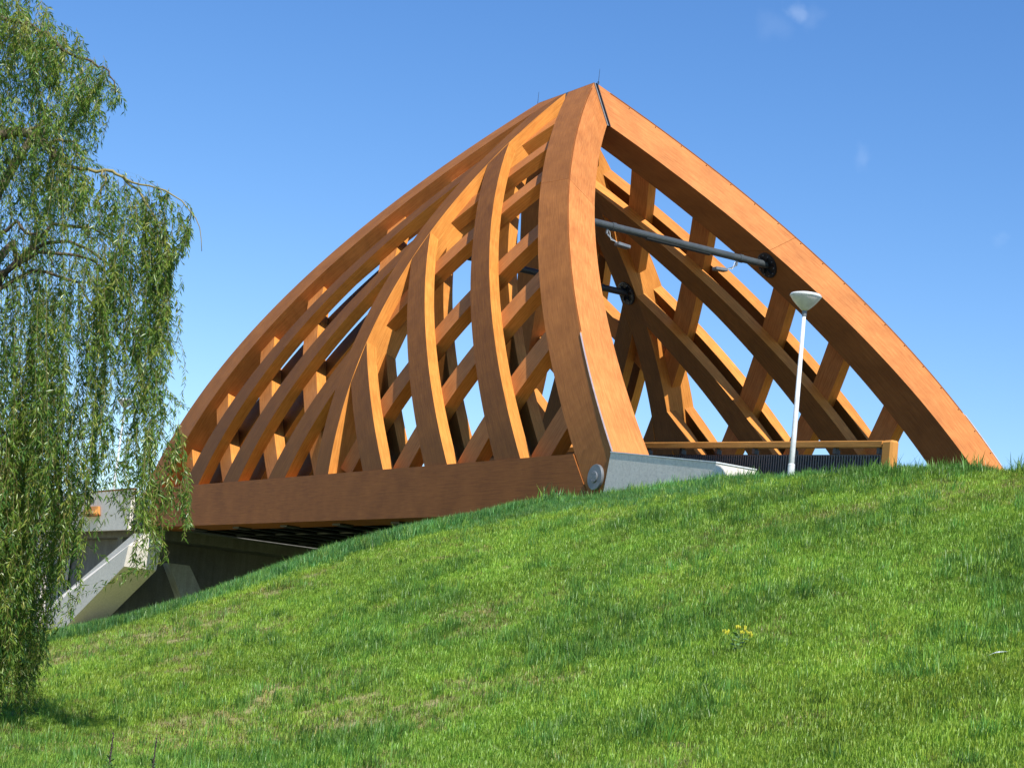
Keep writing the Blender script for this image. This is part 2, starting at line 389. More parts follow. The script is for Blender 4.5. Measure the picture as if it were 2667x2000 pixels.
def vary(base, P, amt=.22):
    f = fbm(P[:, 0]*.6+2, P[:, 1]*.6+7, 3)[:, None]; j = rng.normal(0, amt, (len(P), 1)); jr = rng.normal(0, .10, (len(P), 1))
    c = np.array(base)[None]*(1+j)*(.72+.56*f)
    c[:, 0:1] *= 1+jr; return np.clip(c, .004, .9)
short = [tuft('short_grass_tuft', 38, .17, .025, .095, .0065, .6, s) for s in range(5)]
tallt = [tuft('tall_grass_tuft', 20, .12, .13, .30, .010, .40, s) for s in range(10, 15)]
dry = [tuft('dry_grass_tuft', 16, .14, .03, .09, .009, 1.1, s) for s in range(20, 23)]
P, R = place(370000, 8, 62, 19, lambda x, y: np.clip(1-.9*bare_w(x, y), .06, 1)*(1-.8*sstep(1.9, .9, edge_dist(x, y)+(fbm(x*.7+9, y*.7, 3)-.5)*1.6)), 1, 1.5)
mixw = fbm(P[:, 0]*.22+40, P[:, 1]*.22, 3)[:, None]
tint = vary((.31, .455, .054), P, .18)*(mixw)+vary((.225, .41, .056), P, .18)*(1-mixw)
scatter('short_grass', short, P, R, rng.uniform(.7, 1.35, len(P)), tint*1.0, 'short bright green grass covering the embankment slope')
P, R = place(96000, 8, 62, 19, lambda x, y: np.clip(tall_w(x, y)+.035, 0, 1), 1, 1.5)
ei = rng.integers(0, len(EDGE)-1, 26000); et = rng.random(26000)[:, None]
FP = EDGE[ei]*(1-et)+EDGE[ei+1]*et+rng.normal(0, .95, (26000, 2))
FP[:4000] = np.stack([rng.uniform(18, 33, 4000), rng.normal(-8.0, .35, 4000)], 1)
k = ok(FP[:, 0], FP[:, 1]) & (rng.random(26000) < tall_w(FP[:, 0], FP[:, 1])*1.1); FP = FP[k]
P = np.concatenate([P, np.stack([FP[:, 0], FP[:, 1], height(FP[:, 0], FP[:, 1])], 1)])
R = np.concatenate([R, np.stack([rng.normal(0, .13, len(FP)), rng.normal(0, .13, len(FP)), rng.uniform(0, 6.283, len(FP))], 1)])
e = sstep(3.4, 1.6, edge_dist(P[:, 0], P[:, 1]))[:, None]
tint = np.where(rng.random((len(P), 1)) < .3, vary((.20, .36, .06), P), vary((.115, .29, .085), P))*e+vary((.135, .285, .050), P)*(1-e)
scatter('tall_grass', tallt, P, R, rng.uniform(.5, 1.2, len(P))*np.where(P[:, 0] < 15.3, 1+.22*e[:, 0], 1-.28*e[:, 0])*(1+.7*((np.abs(P[:, 1]+8) < .8) & (rng.random(len(P)) < .07))), tint, 'taller blue green grass fringing the slope edge and in scattered tufts')
P, R = place(64000, 8, 62, 19, lambda x, y: np.clip(bare_w(x, y)*1.1+.06, 0, 1), 1, 1.5)
scatter('dry_grass', dry, P, R, rng.uniform(.6, 1.3, len(P)), vary((.25, .25, .085), P), 'straw coloured dry grass in thin patches on the slope')
#GRASS_END

# ------------------------------------------------------------------ timber bridge
L, XA, H, BY, BX, YA, W = 16.52, 1.963, 14.52, 1.695, .782, .195, 7.5
T = np.linspace(-.16, 1.12, 1400)
def prof(t): return W*(1-t)+YA*t+BY*4*t*(1-t), H*t
py_, pz_ = prof(T)
ds = np.hypot(np.gradient(py_), np.gradient(pz_)); S = np.cumsum(ds); S -= np.interp(0, T, S)
ty = np.gradient(py_)/ds; tz = np.gradient(pz_)/ds            # profile tangent; outward normal is (tz, -ty)
EX = L*(1-T)+XA*T+BX*4*T*(1-T)
EXF = np.where(T < 0, L+.25*pz_, EX)                             # the foot is cut back below the deck
def surf(x, s, dep, side, mir):
    y = np.interp(s, S, py_)-np.interp(s, S, tz)*dep; z = np.interp(s, S, pz_)+np.interp(s, S, ty)*dep
    return np.stack([x*mir, side*y, z], -1)
def offset(x, s, wd):
    dx = np.gradient(x); d2 = np.gradient(s); l = np.hypot(dx, d2); dx, d2 = dx/l, d2/l
    if isinstance(wd, tuple): wd = np.interp(s, [0, 8.5], wd)        # ribs taper upwards
    return x-wd*d2, s+wd*dx
def seg(x, s, g0, g1, n=40):
    """part of the polyline between the first g0>=0 and the following g1<=0, resampled"""
    i0 = int(np.argmax(g0 >= 0)); fin = np.where((g1 <= 0) & (np.arange(len(x)) > i0))[0]; i1 = int(fin[0]) if len(fin) else len(x)-1
    def at(i, g):
        if i <= 0: return 0.
        a, b_ = g[i-1], g[i]; return i-1+(0-a)/(b_-a) if a != b_ else i
    u = np.linspace(at(i0, g0), at(i1, g1), n); k = np.arange(len(x))
    return np.interp(u, k, x), np.interp(u, k, s)
def rib_mesh(corners, name, material, parent, outer=None):
    """corners: four (n,3) curves in ring order"""
    mb = MB(); n = len(corners[0]); V = np.concatenate(corners); F = []; UV = []
    mid = sum(corners)/4; u = np.concatenate([[0], np.cumsum(np.linalg.norm(np.diff(mid, axis=0), axis=1))])
    offs = [0]
    for k in range(4): offs.append(offs[-1]+float(np.linalg.norm(corners[(k+1) % 4][n//2]-corners[k][n//2])))
    for k in range(4):
        k2 = (k+1) % 4
        for i in range(n-1):
            F.append((k*n+i, k2*n+i, k2*n+i+1, k*n+i+1)); UV.append([(u[i], offs[k]), (u[i], offs[k+1]), (u[i+1], offs[k+1]), (u[i+1], offs[k])])
    F.append([k*n for k in (3, 2, 1, 0)]); UV.append([(0, 0), (0, 1), (.4, 1), (.4, 0)])
    F.append([k*n+n-1 for k in range(4)]); UV.append([(0, 0), (0, 1), (.4, 1), (.4, 0)])
    mb.add(V, F, UV)
    o = mb.build(name, material, parent)
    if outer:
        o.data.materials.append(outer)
        for i in range(n-1): o.data.polygons[i].material_index = 1; o.data.polygons[2*(n-1)+i].material_index = 1  # inner faces take the second material too, interior shade put into colour
    return o
def fix_normals(o):
    import bmesh
    bm = bmesh.new(); bm.from_mesh(o.data); bmesh.ops.recalc_face_normals(bm, faces=bm.faces); bm.to_mesh(o.data); bm.free()

bridge = empty('timber_bridge', (0, 0, -1.5), 'orange brown timber lattice road bridge shaped like an upturned boat hull', 'bridge')
DEP = 1.2; LAY = .40; EW = (1.38, 1.22); RW = (1.10, .80); MW = .84
GAP = .07
def ridge_end(s, dep): return np.interp(s, S, py_)-np.interp(s, S, tz)*dep-GAP
def band(xc, sc, wd, d0, d1, side, mir, g0f, g1f, n=40):
    xl, sl = offset(xc, sc, wd); out = []
    for (x, s, d) in ((xc, sc, d0), (xl, sl, d0), (xl, sl, d1), (xc, sc, d1)):
        a, b_ = seg(x, s, g0f(x, s, d), g1f(x, s, d), n); out.append(surf(a, b_, d, side, mir))
    return out
ELX, ELS = offset(EX, S, EW)                                     # inner side of the edge rib
def edge_left_x(s): return np.interp(s, ELS, ELX)
FEET = {1: [3.85, 7.90, 12.0], -1: [4.75, 8.75, 12.45]}
SPX = {1: 0.0, -1: 1.0}
SEAM_S = float(np.interp(.635, T, S))
plate_poly = {}
for side in (-1, 1):
    for mir in (1, -1):
        # edge rib: lower and upper piece with a narrow joint between them
        for part in (0, 1):
            if mir < 0 and part == 1: continue
            top_only = mir < 0
            lo = (lambda x, s, d: s+1.42) if part == 0 else (lambda x, s, d: s-SEAM_S-.012+.12*(x-np.interp(s, S, EX)))
            hi = (lambda x, s, d: -(s-SEAM_S+.12*(x-np.interp(s, S, EX)))) if part == 0 and not top_only else (lambda x, s, d: ridge_end(s, d))
            cs = band(EXF, S, EW, 0, DEP, side, mir, lo, hi, 48)
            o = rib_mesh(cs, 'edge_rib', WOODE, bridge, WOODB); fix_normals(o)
            if (part == 1 or top_only) and side == -1: plate_poly[mir] = [c[-1] for c in cs]
        feet = FEET[mir]; sp = SPX[mir]; other = FEET[-mir]
        for f in feet:
            x = EX-(L-f)
            for (d0, d1, nm) in ((.012, LAY, 'rib'), (2*LAY, DEP, 'inner_rib')):
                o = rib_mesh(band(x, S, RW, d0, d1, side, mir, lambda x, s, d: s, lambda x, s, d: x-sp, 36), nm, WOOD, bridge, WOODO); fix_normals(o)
        # crossing members between the two layers, rising towards the edge rib
        for off in [f+.85+L for f in feet+[sp]]+[L-f2+.15 for f2 in other]:
            x = -EX+off
            xl, sl = offset(x, S, -0.0)
            def g0(x, s, d, sp=sp): return np.minimum(s, x-sp)
            def g1(x, s, d): return edge_left_x(s)+.02-x
            # the member lies to the left of its lower edge
            dxs = np.gradient(x); dss = np.gradient(S); l = np.hypot(dxs, dss)
            xu, su = x-MW*dss/l, S+MW*dxs/l
            out = []
            for (xx, ss, d) in ((x, S, LAY), (xu, su, LAY), (xu, su, 2*LAY), (x, S, 2*LAY)):
                a, b_ = seg(xx, ss, g0(xx, ss, d), g1(xx, ss, d), 36); out.append(surf(a, b_, d, side, mir))
            o = rib_mesh(out, 'lattice_strut', WOOD, bridge, WOODE); fix_normals(o)
    # central spine
    cs = []
    for (xv, d) in ((SPX[1], 0.004), (-SPX[-1], 0.004), (-SPX[-1], DEP), (SPX[1], DEP)):
        x = np.full_like(S, xv); a, b_ = seg(x, S, S, ridge_end(S, d), 60); cs.append(surf(a, b_, d, side, 1))
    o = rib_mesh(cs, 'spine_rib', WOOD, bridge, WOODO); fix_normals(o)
    # bottom chord
    y0, y1 = side*(W+.03), side*(W-1.2)
    ch = MB(); P = [(-14.72, y0, -.004), (-15.95, y0, -1.53), (15.95, y0, -1.53), (14.72, y0, -.004)]
    V = P+[(x, y1, z) for x, _, z in P]
    F = [(0, 1, 2, 3), (7, 6, 5, 4), (0, 3, 7, 4), (1, 5, 6, 2), (0, 4, 5, 1), (3, 2, 6, 7)]
    UV = [[(V[i][0], V[i][2]) for i in f] if k < 2 else [(V[i][0], V[i][1]) for i in f] for k, f in enumerate(F)]
    ch.add(V, F, UV); o = ch.build('bottom_chord', WOODD, bridge); fix_normals(o)
    for k in range(-3, 4):
        xx = k*4.1
        MB().box((xx-.28, min(side*7.0, side*6.5), -1.60), (xx+.28, max(side*7.0, side*6.5), -1.535)).build('bearing_plate', DARKSTEEL, bridge)
    # foot discs and edge strips on the portal corners
    for mir in (1, -1):
        o = MB().lathe([(.335, 0), (.335, .065), (.325, .08), (.30, .08)], (mir*15.93, side*(W-.0), -.66), (0, side, 0), 40).build('bearing_disc', STEEL, bridge)
        h_ = MB().lathe([(.15, 0), (.15, .022), (.14, .03)], (mir*15.93, side*(W+.082), -.66), (0, side, 0), 28)
        for k in range(6):
            a = k*math.pi/3; h_.lathe([(.018, 0), (.018, .02)], (mir*15.93+.11*math.cos(a), side*(W+.1), -.66+.11*math.sin(a)), (0, side, 0), 8)
        h_.build('hub', STEEL, o)
        tt = np.linspace(0.0, .235, 30); xx = np.interp(tt, T, EX); ss = np.interp(tt, T, S)
        c = surf(xx, ss, 0, side, mir)
        if mir < 0: continue
        st = MB()
        for i in range(29):
            st.bar(c[i]+np.array([mir*.012, side*.012, .0]), c[i+1]+np.array([mir*.012, side*.012, .0]), .035, .022, (mir, side, 0))
        st.build('edge_strip', STRIP, bridge)
        tt = np.linspace(.24, .985, 60); c = surf(np.interp(tt, T, EX), np.interp(tt, T, S), .02, side, mir); st = MB()
        for i in range(59): st.bar(c[i], c[i+1], .035, .03, (mir, side, 0))
        st.build('corner_bead', WOODD, bridge)
        if side < 0: continue
        # screw heads along the outer corner
        scr = MB()
        for tv in np.linspace(.06, .95, 20):
            p = surf(np.interp([tv], T, EX), np.interp([tv], T, S), .09, side, mir)[0]
            scr.lathe([(.02, -.004), (.02, .012)], p+np.array([mir*.003, 0, .003]), (mir*.75, 0, .6), 8)
        scr.build('screw_heads', BLACK, bridge)['kind'] = 'stuff'
# joint plates between the two halves at the ridge
outer = plate_poly[1]+plate_poly[-1]
pts = [(float(p[0]), float(p[2])) for p in (plate_poly[1][0], plate_poly[1][3], plate_poly[-1][3], plate_poly[-1][0])]
cxp = sum(p[0] for p in pts)/4; czp = sum(p[1] for p in pts)/4
big = [(cxp+(x-cxp)*1.008+(.02 if x > cxp else -.02), czp+(z-czp)*1.01) for x, z in pts]
MB().prism(big, -.066, -.03).build('joint_plate', STEEL, bridge)
MB().prism(big, .03, .066).build('joint_plate', BLACK, bridge)
MB().prism(pts, -.03, .03).build('joint_core', BLACK, bridge)
for x in (2.0, -2.0):
    MB().tube([(x, 0, 14.45), (x, 0, 14.6), (x, 0, 15.12)], [.012, .010, .006], 6).build('lightning_rod', DARKSTEEL, bridge)
MB().tube([(1.98+.06*math.cos(a), .0, 14.62+.05*math.sin(a)) for a in np.linspace(0, 2*math.pi, 14)], .008, 6, False).build('rod_ring', DARKSTEEL, bridge)

# tie beams
def inner_point(zt, mir, side, spine=False):
    best = None
    for s in np.linspace(5, 12, 300):
        x = -.5 if spine else (np.interp(s, S, EX)+edge_left_x(s))/2
        p = surf(np.array([x]), np.array([s]), DEP, side, mir)[0]
        if best is None or abs(p[2]-zt) < abs(best[0][2]-zt): best = (p, np.interp(s, S, tz), np.interp(s, S, ty))
    p, a, b_ = best
    return Vector(p), Vector((0, -side*a, b_)).normalized()
for (mir, spine) in ((1, False), (1, True)):
    ps = [inner_point(8.2, mir, s_, spine) for s_ in (-1, 1)]
    a, b_ = ps[0][0], ps[1][0]
    c_ = lambda f: a.lerp(b_, f)
    tb = MB().tube([a, b_], .12, 18).build('tie_beam', TUBE if not spine else DARKSTEEL, bridge, smooth=False)
    for f in (.16, .84): MB().lathe([(.138, 0), (.138, .14)], c_(f), (b_-a), 18).build('collar', TUBE if not spine else DARKSTEEL, tb)
    if not spine:
        MB().tube([c_(.34)+Vector((0, 0, -.075)), c_(.68)+Vector((0, 0, -.075))], .085, 14).build('cable_sleeve', DARKSTEEL, tb)
    for (p, nn) in ps:
        fl = MB().lathe([(.43, -.005), (.43, .045), (.41, .055)], p, nn, 32).build('flange', BLACK, tb)
        bo = MB()
        t1 = nn.orthogonal().normalized(); t2 = nn.cross(t1)
        for k in range(10):
            q = p+nn*.055+(t1*math.cos(k*.628)+t2*math.sin(k*.628))*.35
            bo.lathe([(.022, 0), (.022, .025)], q, nn, 6)
        bo.build('flange_bolts', STEEL, tb)['kind'] = 'stuff'
        gs = MB()
        for k in range(6):
            q = (t1*math.cos(k*1.047)+t2*math.sin(k*1.047)); gs.bar(p+q*.10+nn*.10, p+q*.31+nn*.05, .015, .10, nn)
        gs.build('stiffeners', BLACK, tb)['kind'] = 'stuff'
    if not spine:
        for f, s_ in ((.14, 1), (.83, -1)):
            q = c_(f); 
            fl = MB()
            d = (b_-a).normalized()*s_
            e1 = q+d*.18+Vector((0, 0, -.38)); 
            fl.bar(q+Vector((0, 0, -.09)), q+Vector((0, 0, -.26)), .06, .06, (1, 0, 0)); fl.bar(q+Vector((0, 0, -.25)), e1, .05, .03, (1, 0, 0)); fl.bar(e1, e1+d*.25+Vector((0, 0, -.10)), .05, .03, (1, 0, 0))
            o = fl.build('floodlight', STEEL, tb)
            e2 = e1+d*.22+Vector((0, 0, -.12))
            MB().bar(e2, e2+d*.46+Vector((0, 0, -.03)), .26, .11).build('lamp_box', STEEL, o, bevel=.02)
            MB().tube([q+Vector((.02, 0, -.1)), q+d*.10+Vector((.02, 0, -.2)), q+d*.16+Vector((.02, 0, -.42)), e2+Vector((.02, 0, .05))], .009, 6).build('cable', LAMPWHITE, o)

# deck and cross beams
dk = MB(); dxs_ = [-15.6, -8, 0, 8, 13, 15.6]; dzs = [-.42, -.32, -.26, -.32, -.42, -.52]
for i in range(len(dxs_)-1):
    dk.hexa([(dxs_[i],-6.15,dzs[i]-.45),(dxs_[i+1],-6.15,dzs[i+1]-.45),(dxs_[i+1],6.15,dzs[i+1]-.45),(dxs_[i],6.15,dzs[i]-.45),(dxs_[i],-6.15,dzs[i]),(dxs_[i+1],-6.15,dzs[i+1]),(dxs_[i+1],6.15,dzs[i+1]),(dxs_[i],6.15,dzs[i])])
dk.build('deck', DARKSTEEL, bridge)
for k in range(-8, 9):
    x = k*1.84
    MB().box((x-.02, -6.25, -1.45), (x+.02, 6.25, -.82)).box((x-.13, -6.25, -1.49), (x+.13, 6.25, -1.45)).build('cross_beam', BLACK, bridge)
for y in (-4.2, -1.5, 1.5, 4.2):
    MB().tube([(-15, y, -1.42), (15, y, -1.42)], .05, 8).build('service_pipe', DARKSTEEL, bridge)

# ------------------------------------------------------------------ railing along the near side of the road
rail = empty('bridge_railing', (24.1, -5, -.9), 'timber topped railing with dark upright bars running along the near side of the bridge road', 'railing')
RX = [-16, -10, 1, 9.6, 14.2, 24.2]; RZ = [.90, .95, .88, .76, .70, .25]
rzf = lambda x: float(np.interp(x, RX, RZ))
tr_ = MB(); V = []; 
rxs = [-16, -10, -4, 1, 5, 9.6, 12, 14.2, 17, 20, 23.95]
sec = [(-.11, -.15), (.11, -.15), (.11, -.02), (.09, 0), (-.09, 0), (-.11, -.02)]
for x in rxs: V += [(x, -5+dy, rzf(x)+dz) for dy, dz in sec]
F = []; UV = []
for i in range(len(rxs)-1):
    for k in range(6):
        k2 = (k+1) % 6; F.append((i*6+k, i*6+k2, i*6+6+k2, i*6+6+k)); UV.append([(rxs[i], k*.1), (rxs[i], k*.1+.1), (rxs[i+1], k*.1+.1), (rxs[i+1], k*.1)])
F += [tuple(range(5, -1, -1)), tuple(range(len(V)-6, len(V)))]; UV += [[(0, 0)]*6]*2
tr_.add(V, F, UV); o = tr_.build('handrail', WOODR, rail); fix_normals(o)
ep = MB()
ep.box((23.95, -5.125, -1.4), (24.30, -4.875, .26)); o = ep.build('end_post', WOODR, rail, bevel=.05)
MB().bar((-16, -4.97, rzf(-16)-.34), (1, -4.97, rzf(1)-.34), .03, .05).bar((1, -4.97, rzf(1)-.34), (14.2, -4.97, rzf(14.2)-.34), .03, .05).bar((14.2, -4.97, rzf(14.2)-.34), (23.94, -4.97, rzf(23.94)-.34), .03, .05).build('infill_frame', BLACK, rail)
MB().bar((14.2, -4.97, rzf(14.2)-1.06), (23.94, -4.97, rzf(23.94)-1.06), .03, .05).bar((-16, -4.97, rzf(-16)-1.06), (14.2, -4.97, rzf(14.2)-1.06), .03, .05).build('infill_frame', BLACK, rail)
br = MB()
for x in np.arange(-15.9, 23.9, .095):
    z = rzf(x); br.box((x-.018, -5.0, z-1.08), (x+.018, -4.955, z-.33))
br.build('upright_bars', BARGREY, rail)['kind'] = 'stuff'
for xa, xb in ((-16, -10), (-10, 1), (1, 9.6), (9.6, 14.2), (14.2, 23.94)):  # black sheet added behind the bars so the gaps look dark
    za, zb = rzf(xa), rzf(xb)
    MB().hexa([(xa, -4.925, za-1.08), (xb, -4.925, zb-1.08), (xb, -4.91, zb-1.08), (xa, -4.91, za-1.08), (xa, -4.925, za-.33), (xb, -4.925, zb-.33), (xb, -4.91, zb-.33), (xa, -4.91, za-.33)]).build('dark_backing', BLACK, rail)
bk0 = None
for x in np.arange(-15, 24, 1.55):
    z = rzf(x); MB().box((x-.05, -5.03, z-.30), (x+.05, -4.93, z-.155)).box((x-.02, -4.92, z-1.15), (x+.02, -4.86, z-.20)).build('bracket_post', BLACK, rail)

# ------------------------------------------------------------------ street lamps
def lamp(x, y, z, label):
    r = empty('street_lamp', (x, y, z), label, 'street lamp', 'slim street lamps with bowl heads')
    p = Vector((x, y, z))
    MB().tube([p+Vector((0, 0, -.6)), p+Vector((0, 0, 1.0)), p+Vector((0, 0, 3.75))], [.062, .058, .040], 16).build('pole', LAMPWHITE, r, smooth=True)
    MB().lathe([(.075, -.2), (.075, .38), (.066, .40)], p, n=16).build('pole_base', LAMPWHITE, r)
    MB().lathe([(.05, 3.70), (.052, 3.82), (.045, 3.84)], p, n=16).build('neck', STEEL, r)
    MB().lathe([(.05, 3.82), (.10, 3.86), (.19, 3.945), (.27, 4.035), (.325, 4.11), (.335, 4.135)], p, n=36).build('lamp_bowl', GLASSY, r, smooth=True)
    MB().lathe([(.30, 4.135), (.348, 4.135), (.352, 4.165), (.33, 4.195), (.18, 4.23), (.05, 4.24)], p, n=36).build('lamp_lid', LAMPWHITE, r)
    return r
lamp(24.22, -7.86, float(height(24.22, -7.86))+.05, 'pale grey street lamp with bowl head standing on the grass crest before the railing')
lamp(-21.9, -6.9, -.15, 'distant white street lamp half hidden behind the willow branches')

# ------------------------------------------------------------------ concrete
ww = empty('wing_wall', (18.7, -7, -1.2), 'grey concrete wing wall with a bright metal edge beside the timber foot', 'wall')
MB().prism([(16.50, -.05), (16.20, -1.9), (21.0, -1.9), (21.0, -.50)], -7.53, -6.35).build('wall_body', CONCW, ww)
MB().prism([(16.50, -.045), (16.50, -.015), (21.02, -.465), (21.02, -.495)], -7.545, -6.34).build('edge_cap', LAMPWHITE, ww)
ab = empty('near_abutment', (17, 0, -2.5), 'concrete abutment block buried in the slope under the near end of the bridge', 'abutment')
MB().box((15.75, -6.3, -4.2), (17.2, 6.3, -1.06)).build('block', CONCG, ab)

va = empty('concrete_viaduct', (-24, 0, -7.7), 'pale concrete approach viaduct with slanting strut beyond the far end of the bridge', 'viaduct')
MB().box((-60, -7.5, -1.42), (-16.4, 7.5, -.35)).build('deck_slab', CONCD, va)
MB().box((-60, -7.66, -1.62), (-17.5, -7.5, -.02)).build('fascia', CONCW, va)
MB().box((-60, 7.5, -1.62), (-17.5, 7.66, -.02)).build('fascia', CONC, va)
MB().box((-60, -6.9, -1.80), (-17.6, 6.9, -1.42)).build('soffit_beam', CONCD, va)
MB().box((-28.9, -7.64, -7.8), (-27.4, -6.5, -1.63)).build('column', CONCW, va)
MB().box((-28.9, -7.78, -1.75), (-27.3, -7.67, .1)).build('pilaster', CONCW, va)
def chamfer_strut(sg, o=.65):
    low = [(-26.3, -5.75), (-22.9, -5.75), (-16.75, -3.15), (-16.55, -2.35), (-25.3, -5.05)]
    top = [(-16.55, -1.78), (-17.7, -1.78), (-25.6, -4.45)]
    m_ = MB(); m_.prism(low, sg*(7.62+o), sg*(6.3+o))
    a, b_, c_, d_, e_ = (-16.55, sg*(7.62+o), -2.347), (-25.3, sg*(7.62+o), -5.047), (-25.75, sg*(7.05+o), -4.45), (-17.7, sg*(7.05+o), -1.79), (-16.55, sg*(7.05+o), -1.79)
    q = lambda p: (p[0], sg*(6.3+o), p[2])
    m_.add([a, b_, c_, d_, e_, q(a), q(b_), q(c_), q(d_), q(e_)], [(0, 1, 2, 3, 4), (9, 8, 7, 6, 5), (0, 5, 6, 1), (1, 6, 7, 2), (2, 7, 8, 3), (3, 8, 9, 4), (4, 9, 5, 0)])
    ob = m_.build('strut', CONCW, va); fix_normals(ob)
    ob.data.transform(Matrix.Translation((1.1, 0, 0)))
chamfer_strut(-1); chamfer_strut(1)
MB().hexa([(-18.6, -5.6, -2.7), (-17.9, -5.6, -2.7), (-17.9, -4.7, -2.7), (-18.6, -4.7, -2.7), (-18.6, -3.9, -5.8), (-17.9, -3.9, -5.8), (-17.9, -2.6, -5.8), (-18.6, -2.6, -5.8)]).build('cross_strut', CONCG, va)
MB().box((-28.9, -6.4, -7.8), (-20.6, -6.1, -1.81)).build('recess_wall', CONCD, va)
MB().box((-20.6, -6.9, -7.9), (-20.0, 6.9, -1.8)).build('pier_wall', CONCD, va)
MB().prism([(-29, -5.76), (-19.4, -5.76), (-18.4, -6.4), (-18.4, -8), (-29, -8)], -8.1, -5.6).build('plinth', CONCG, va)
# dark band of timber coping on the fascia and the ochre ledge box hung on it
MB().box((-22.5, -7.645, -.018), (-17.5, -7.52, .06)).build('coping', WOODD, va)
bx = empty('wall_box', (-21.75, -7.82, -1.0), 'small brown ochre wooden box fixed to the concrete deck edge behind the willow', 'box')
MB().box((-22.65, -7.98, -1.02), (-20.85, -7.67, -.96)).build('shelf', WOODD, bx)
MB().hexa([(-22.6, -7.96, -.955), (-20.9, -7.96, -.955), (-20.9, -7.67, -.955), (-22.6, -7.67, -.955), (-22.35, -7.80, -.62), (-21.05, -7.80, -.62), (-21.05, -7.67, -.62), (-22.35, -7.67, -.62)]).build('box_body', WOODR, bx)
STRAW = metal_mat('pale_straw', (.62, .48, .2), .8)
for k in range(9):
    x = -22.45+k*.175; h_ = random.uniform(.05, .14); MB().box((x, -7.985, -.95), (x+random.uniform(.05, .1), -7.965, -.95+h_)).build('pale_tab', STRAW, bx)
#TREE_BEGIN
rng = np.random.default_rng(23)
# ------------------------------------------------------------------ weeping willow
TB = Vector((26.66, -27.28, -7.7))
RR = Vector((.5038, .8638, 0)); FF = Vector((-.8638, .5038, 0))       # across and away
def tw(a, b, h): return TB+RR*a+FF*b+Vector((0, 0, h+.1))
tree = empty('weeping_willow', TB, 'weeping willow hanging long leafy curtains at the left of the slope', 'tree')
BARK = wood_mat('willow_bark', [(.3, (.06, .045, .03)), (.5, (.11, .09, .06)), (.72, (.19, .155, .09))], .85)
TWIG = metal_mat('willow_twig', (.24, .20, .07), .6)
def wob(pts, amt, n):
    P = np.array([list(p) for p in pts]); u = np.linspace(0, 1, len(P)); q = np.linspace(0, 1, n)
    out = np.stack([np.interp(q, u, P[:, k]) for k in range(3)], 1)
    for _ in range(2): out[1:-1] = .25*out[:-2]+.5*out[1:-1]+.25*out[2:]
    out[1:-1] += rng.normal(0, amt, (n-2, 3)); return out
LIMBS = []   # polylines that carry strands
def limb(name, pts, r0, r1, n=14, mat_=None, amt=.02, par=None):
    P = wob([tw(*p) for p in pts], amt, n)
    LIMBS.append(P)
    return MB().tube(P, list(np.linspace(r0, r1, n)), 8).build(name, mat_ or BARK, par or tree, smooth=True)
trunk = MB().tube(wob([tw(0, 0, -.4), tw(.05, 0, 1.5), tw(-.1, .1, 3.2), tw(0, 0, 4.6)], .03, 12), list(np.linspace(.48, .36, 12)), 14).build('trunk', BARK, tree, smooth=True)
limb('limb', [(0, 0, 4.2), (-.5, -.3, 7), (-.6, -.4, 9.5), (-.78, -.5, 11.54)], .26, .05)
limb('limb', [(-.78, -.5, 11.54), (.76, -.8, 11.11), (1.22, -.8, 10.98), (1.58, -.85, 10.7), (1.89, -.9, 10.58), (2.26, -.9, 10.47), (2.43, -.9, 10.34), (2.56, -.9, 10.05)], .045, .006, 22)
limb('limb', [(0, 0, 4.2), (-.1, -.4, 7), (.3, -.6, 9.0), (1.13, -.8, 9.32), (1.47, -.85, 9.21), (1.74, -.9, 8.94), (1.85, -.9, 8.79)], .13, .034, 22)
limb('branch', [(1.85, -.9, 8.79), (2.09, -.95, 8.75), (2.45, -1.0, 8.73), (2.71, -1, 8.79), (2.88, -1, 8.67), (3.1, -1, 8.52), (3.3, -1, 8.3), (3.48, -1, 8.06), (3.62, -1, 7.6)], .034, .010, 20, TWIG, .012)
limb('branch', [(2.88, -1.0, 8.70), (3.05, -1.05, 8.55), (3.31, -1.1, 8.56), (3.67, -1.15, 8.52), (3.99, -1.2, 8.32), (4.2, -1.2, 8.0), (4.28, -1.2, 7.6)], .018, .005, 14, TWIG, .012)
limb('branch', [(2.55, -1, 8.75), (2.60, -1, 8.55), (2.48, -1, 8.1)], .020, .008, 8, TWIG)
limb('branch', [(1.6, -.9, 9.1), (1.9, -1, 9.2), (2.1, -1, 9.1), (2.2, -1, 8.85)], .025, .006, 10, TWIG)
limb('branch', [(1.2, -.8, 9.3), (1.5, -.9, 9.45), (1.8, -.9, 9.35)], .03, .008, 8, TWIG)
for k in range(5):     # right-hand limbs behind the curtain
    b = rng.uniform(-1.6, 1.8); a1 = rng.uniform(1.8, 3.0); h1 = rng.uniform(7.2, 8.4)
    limb('limb', [(0, 0, 4.4), (.3, b*.4, 6.2), (a1*.45, b*.8, h1), (a1*.8, b, h1-.1), (a1, b, h1-.7)], .06, .008, 14, None, .04)
for k in range(13):    # the rest of the crown, out of the frame to the left
    an = math.radians(70+k*18+rng.uniform(-8, 8)); rr_ = rng.uniform(3.2, 5.2); h1 = rng.uniform(7, 11)
    limb('limb', [(0, 0, 4.3), (.3*rr_*math.cos(an), .3*rr_*math.sin(an), h1*.75), (.7*rr_*math.cos(an), .7*rr_*math.sin(an), h1), (rr_*math.cos(an), rr_*math.sin(an), h1-.8)], .15, .015, 12, None, .05)

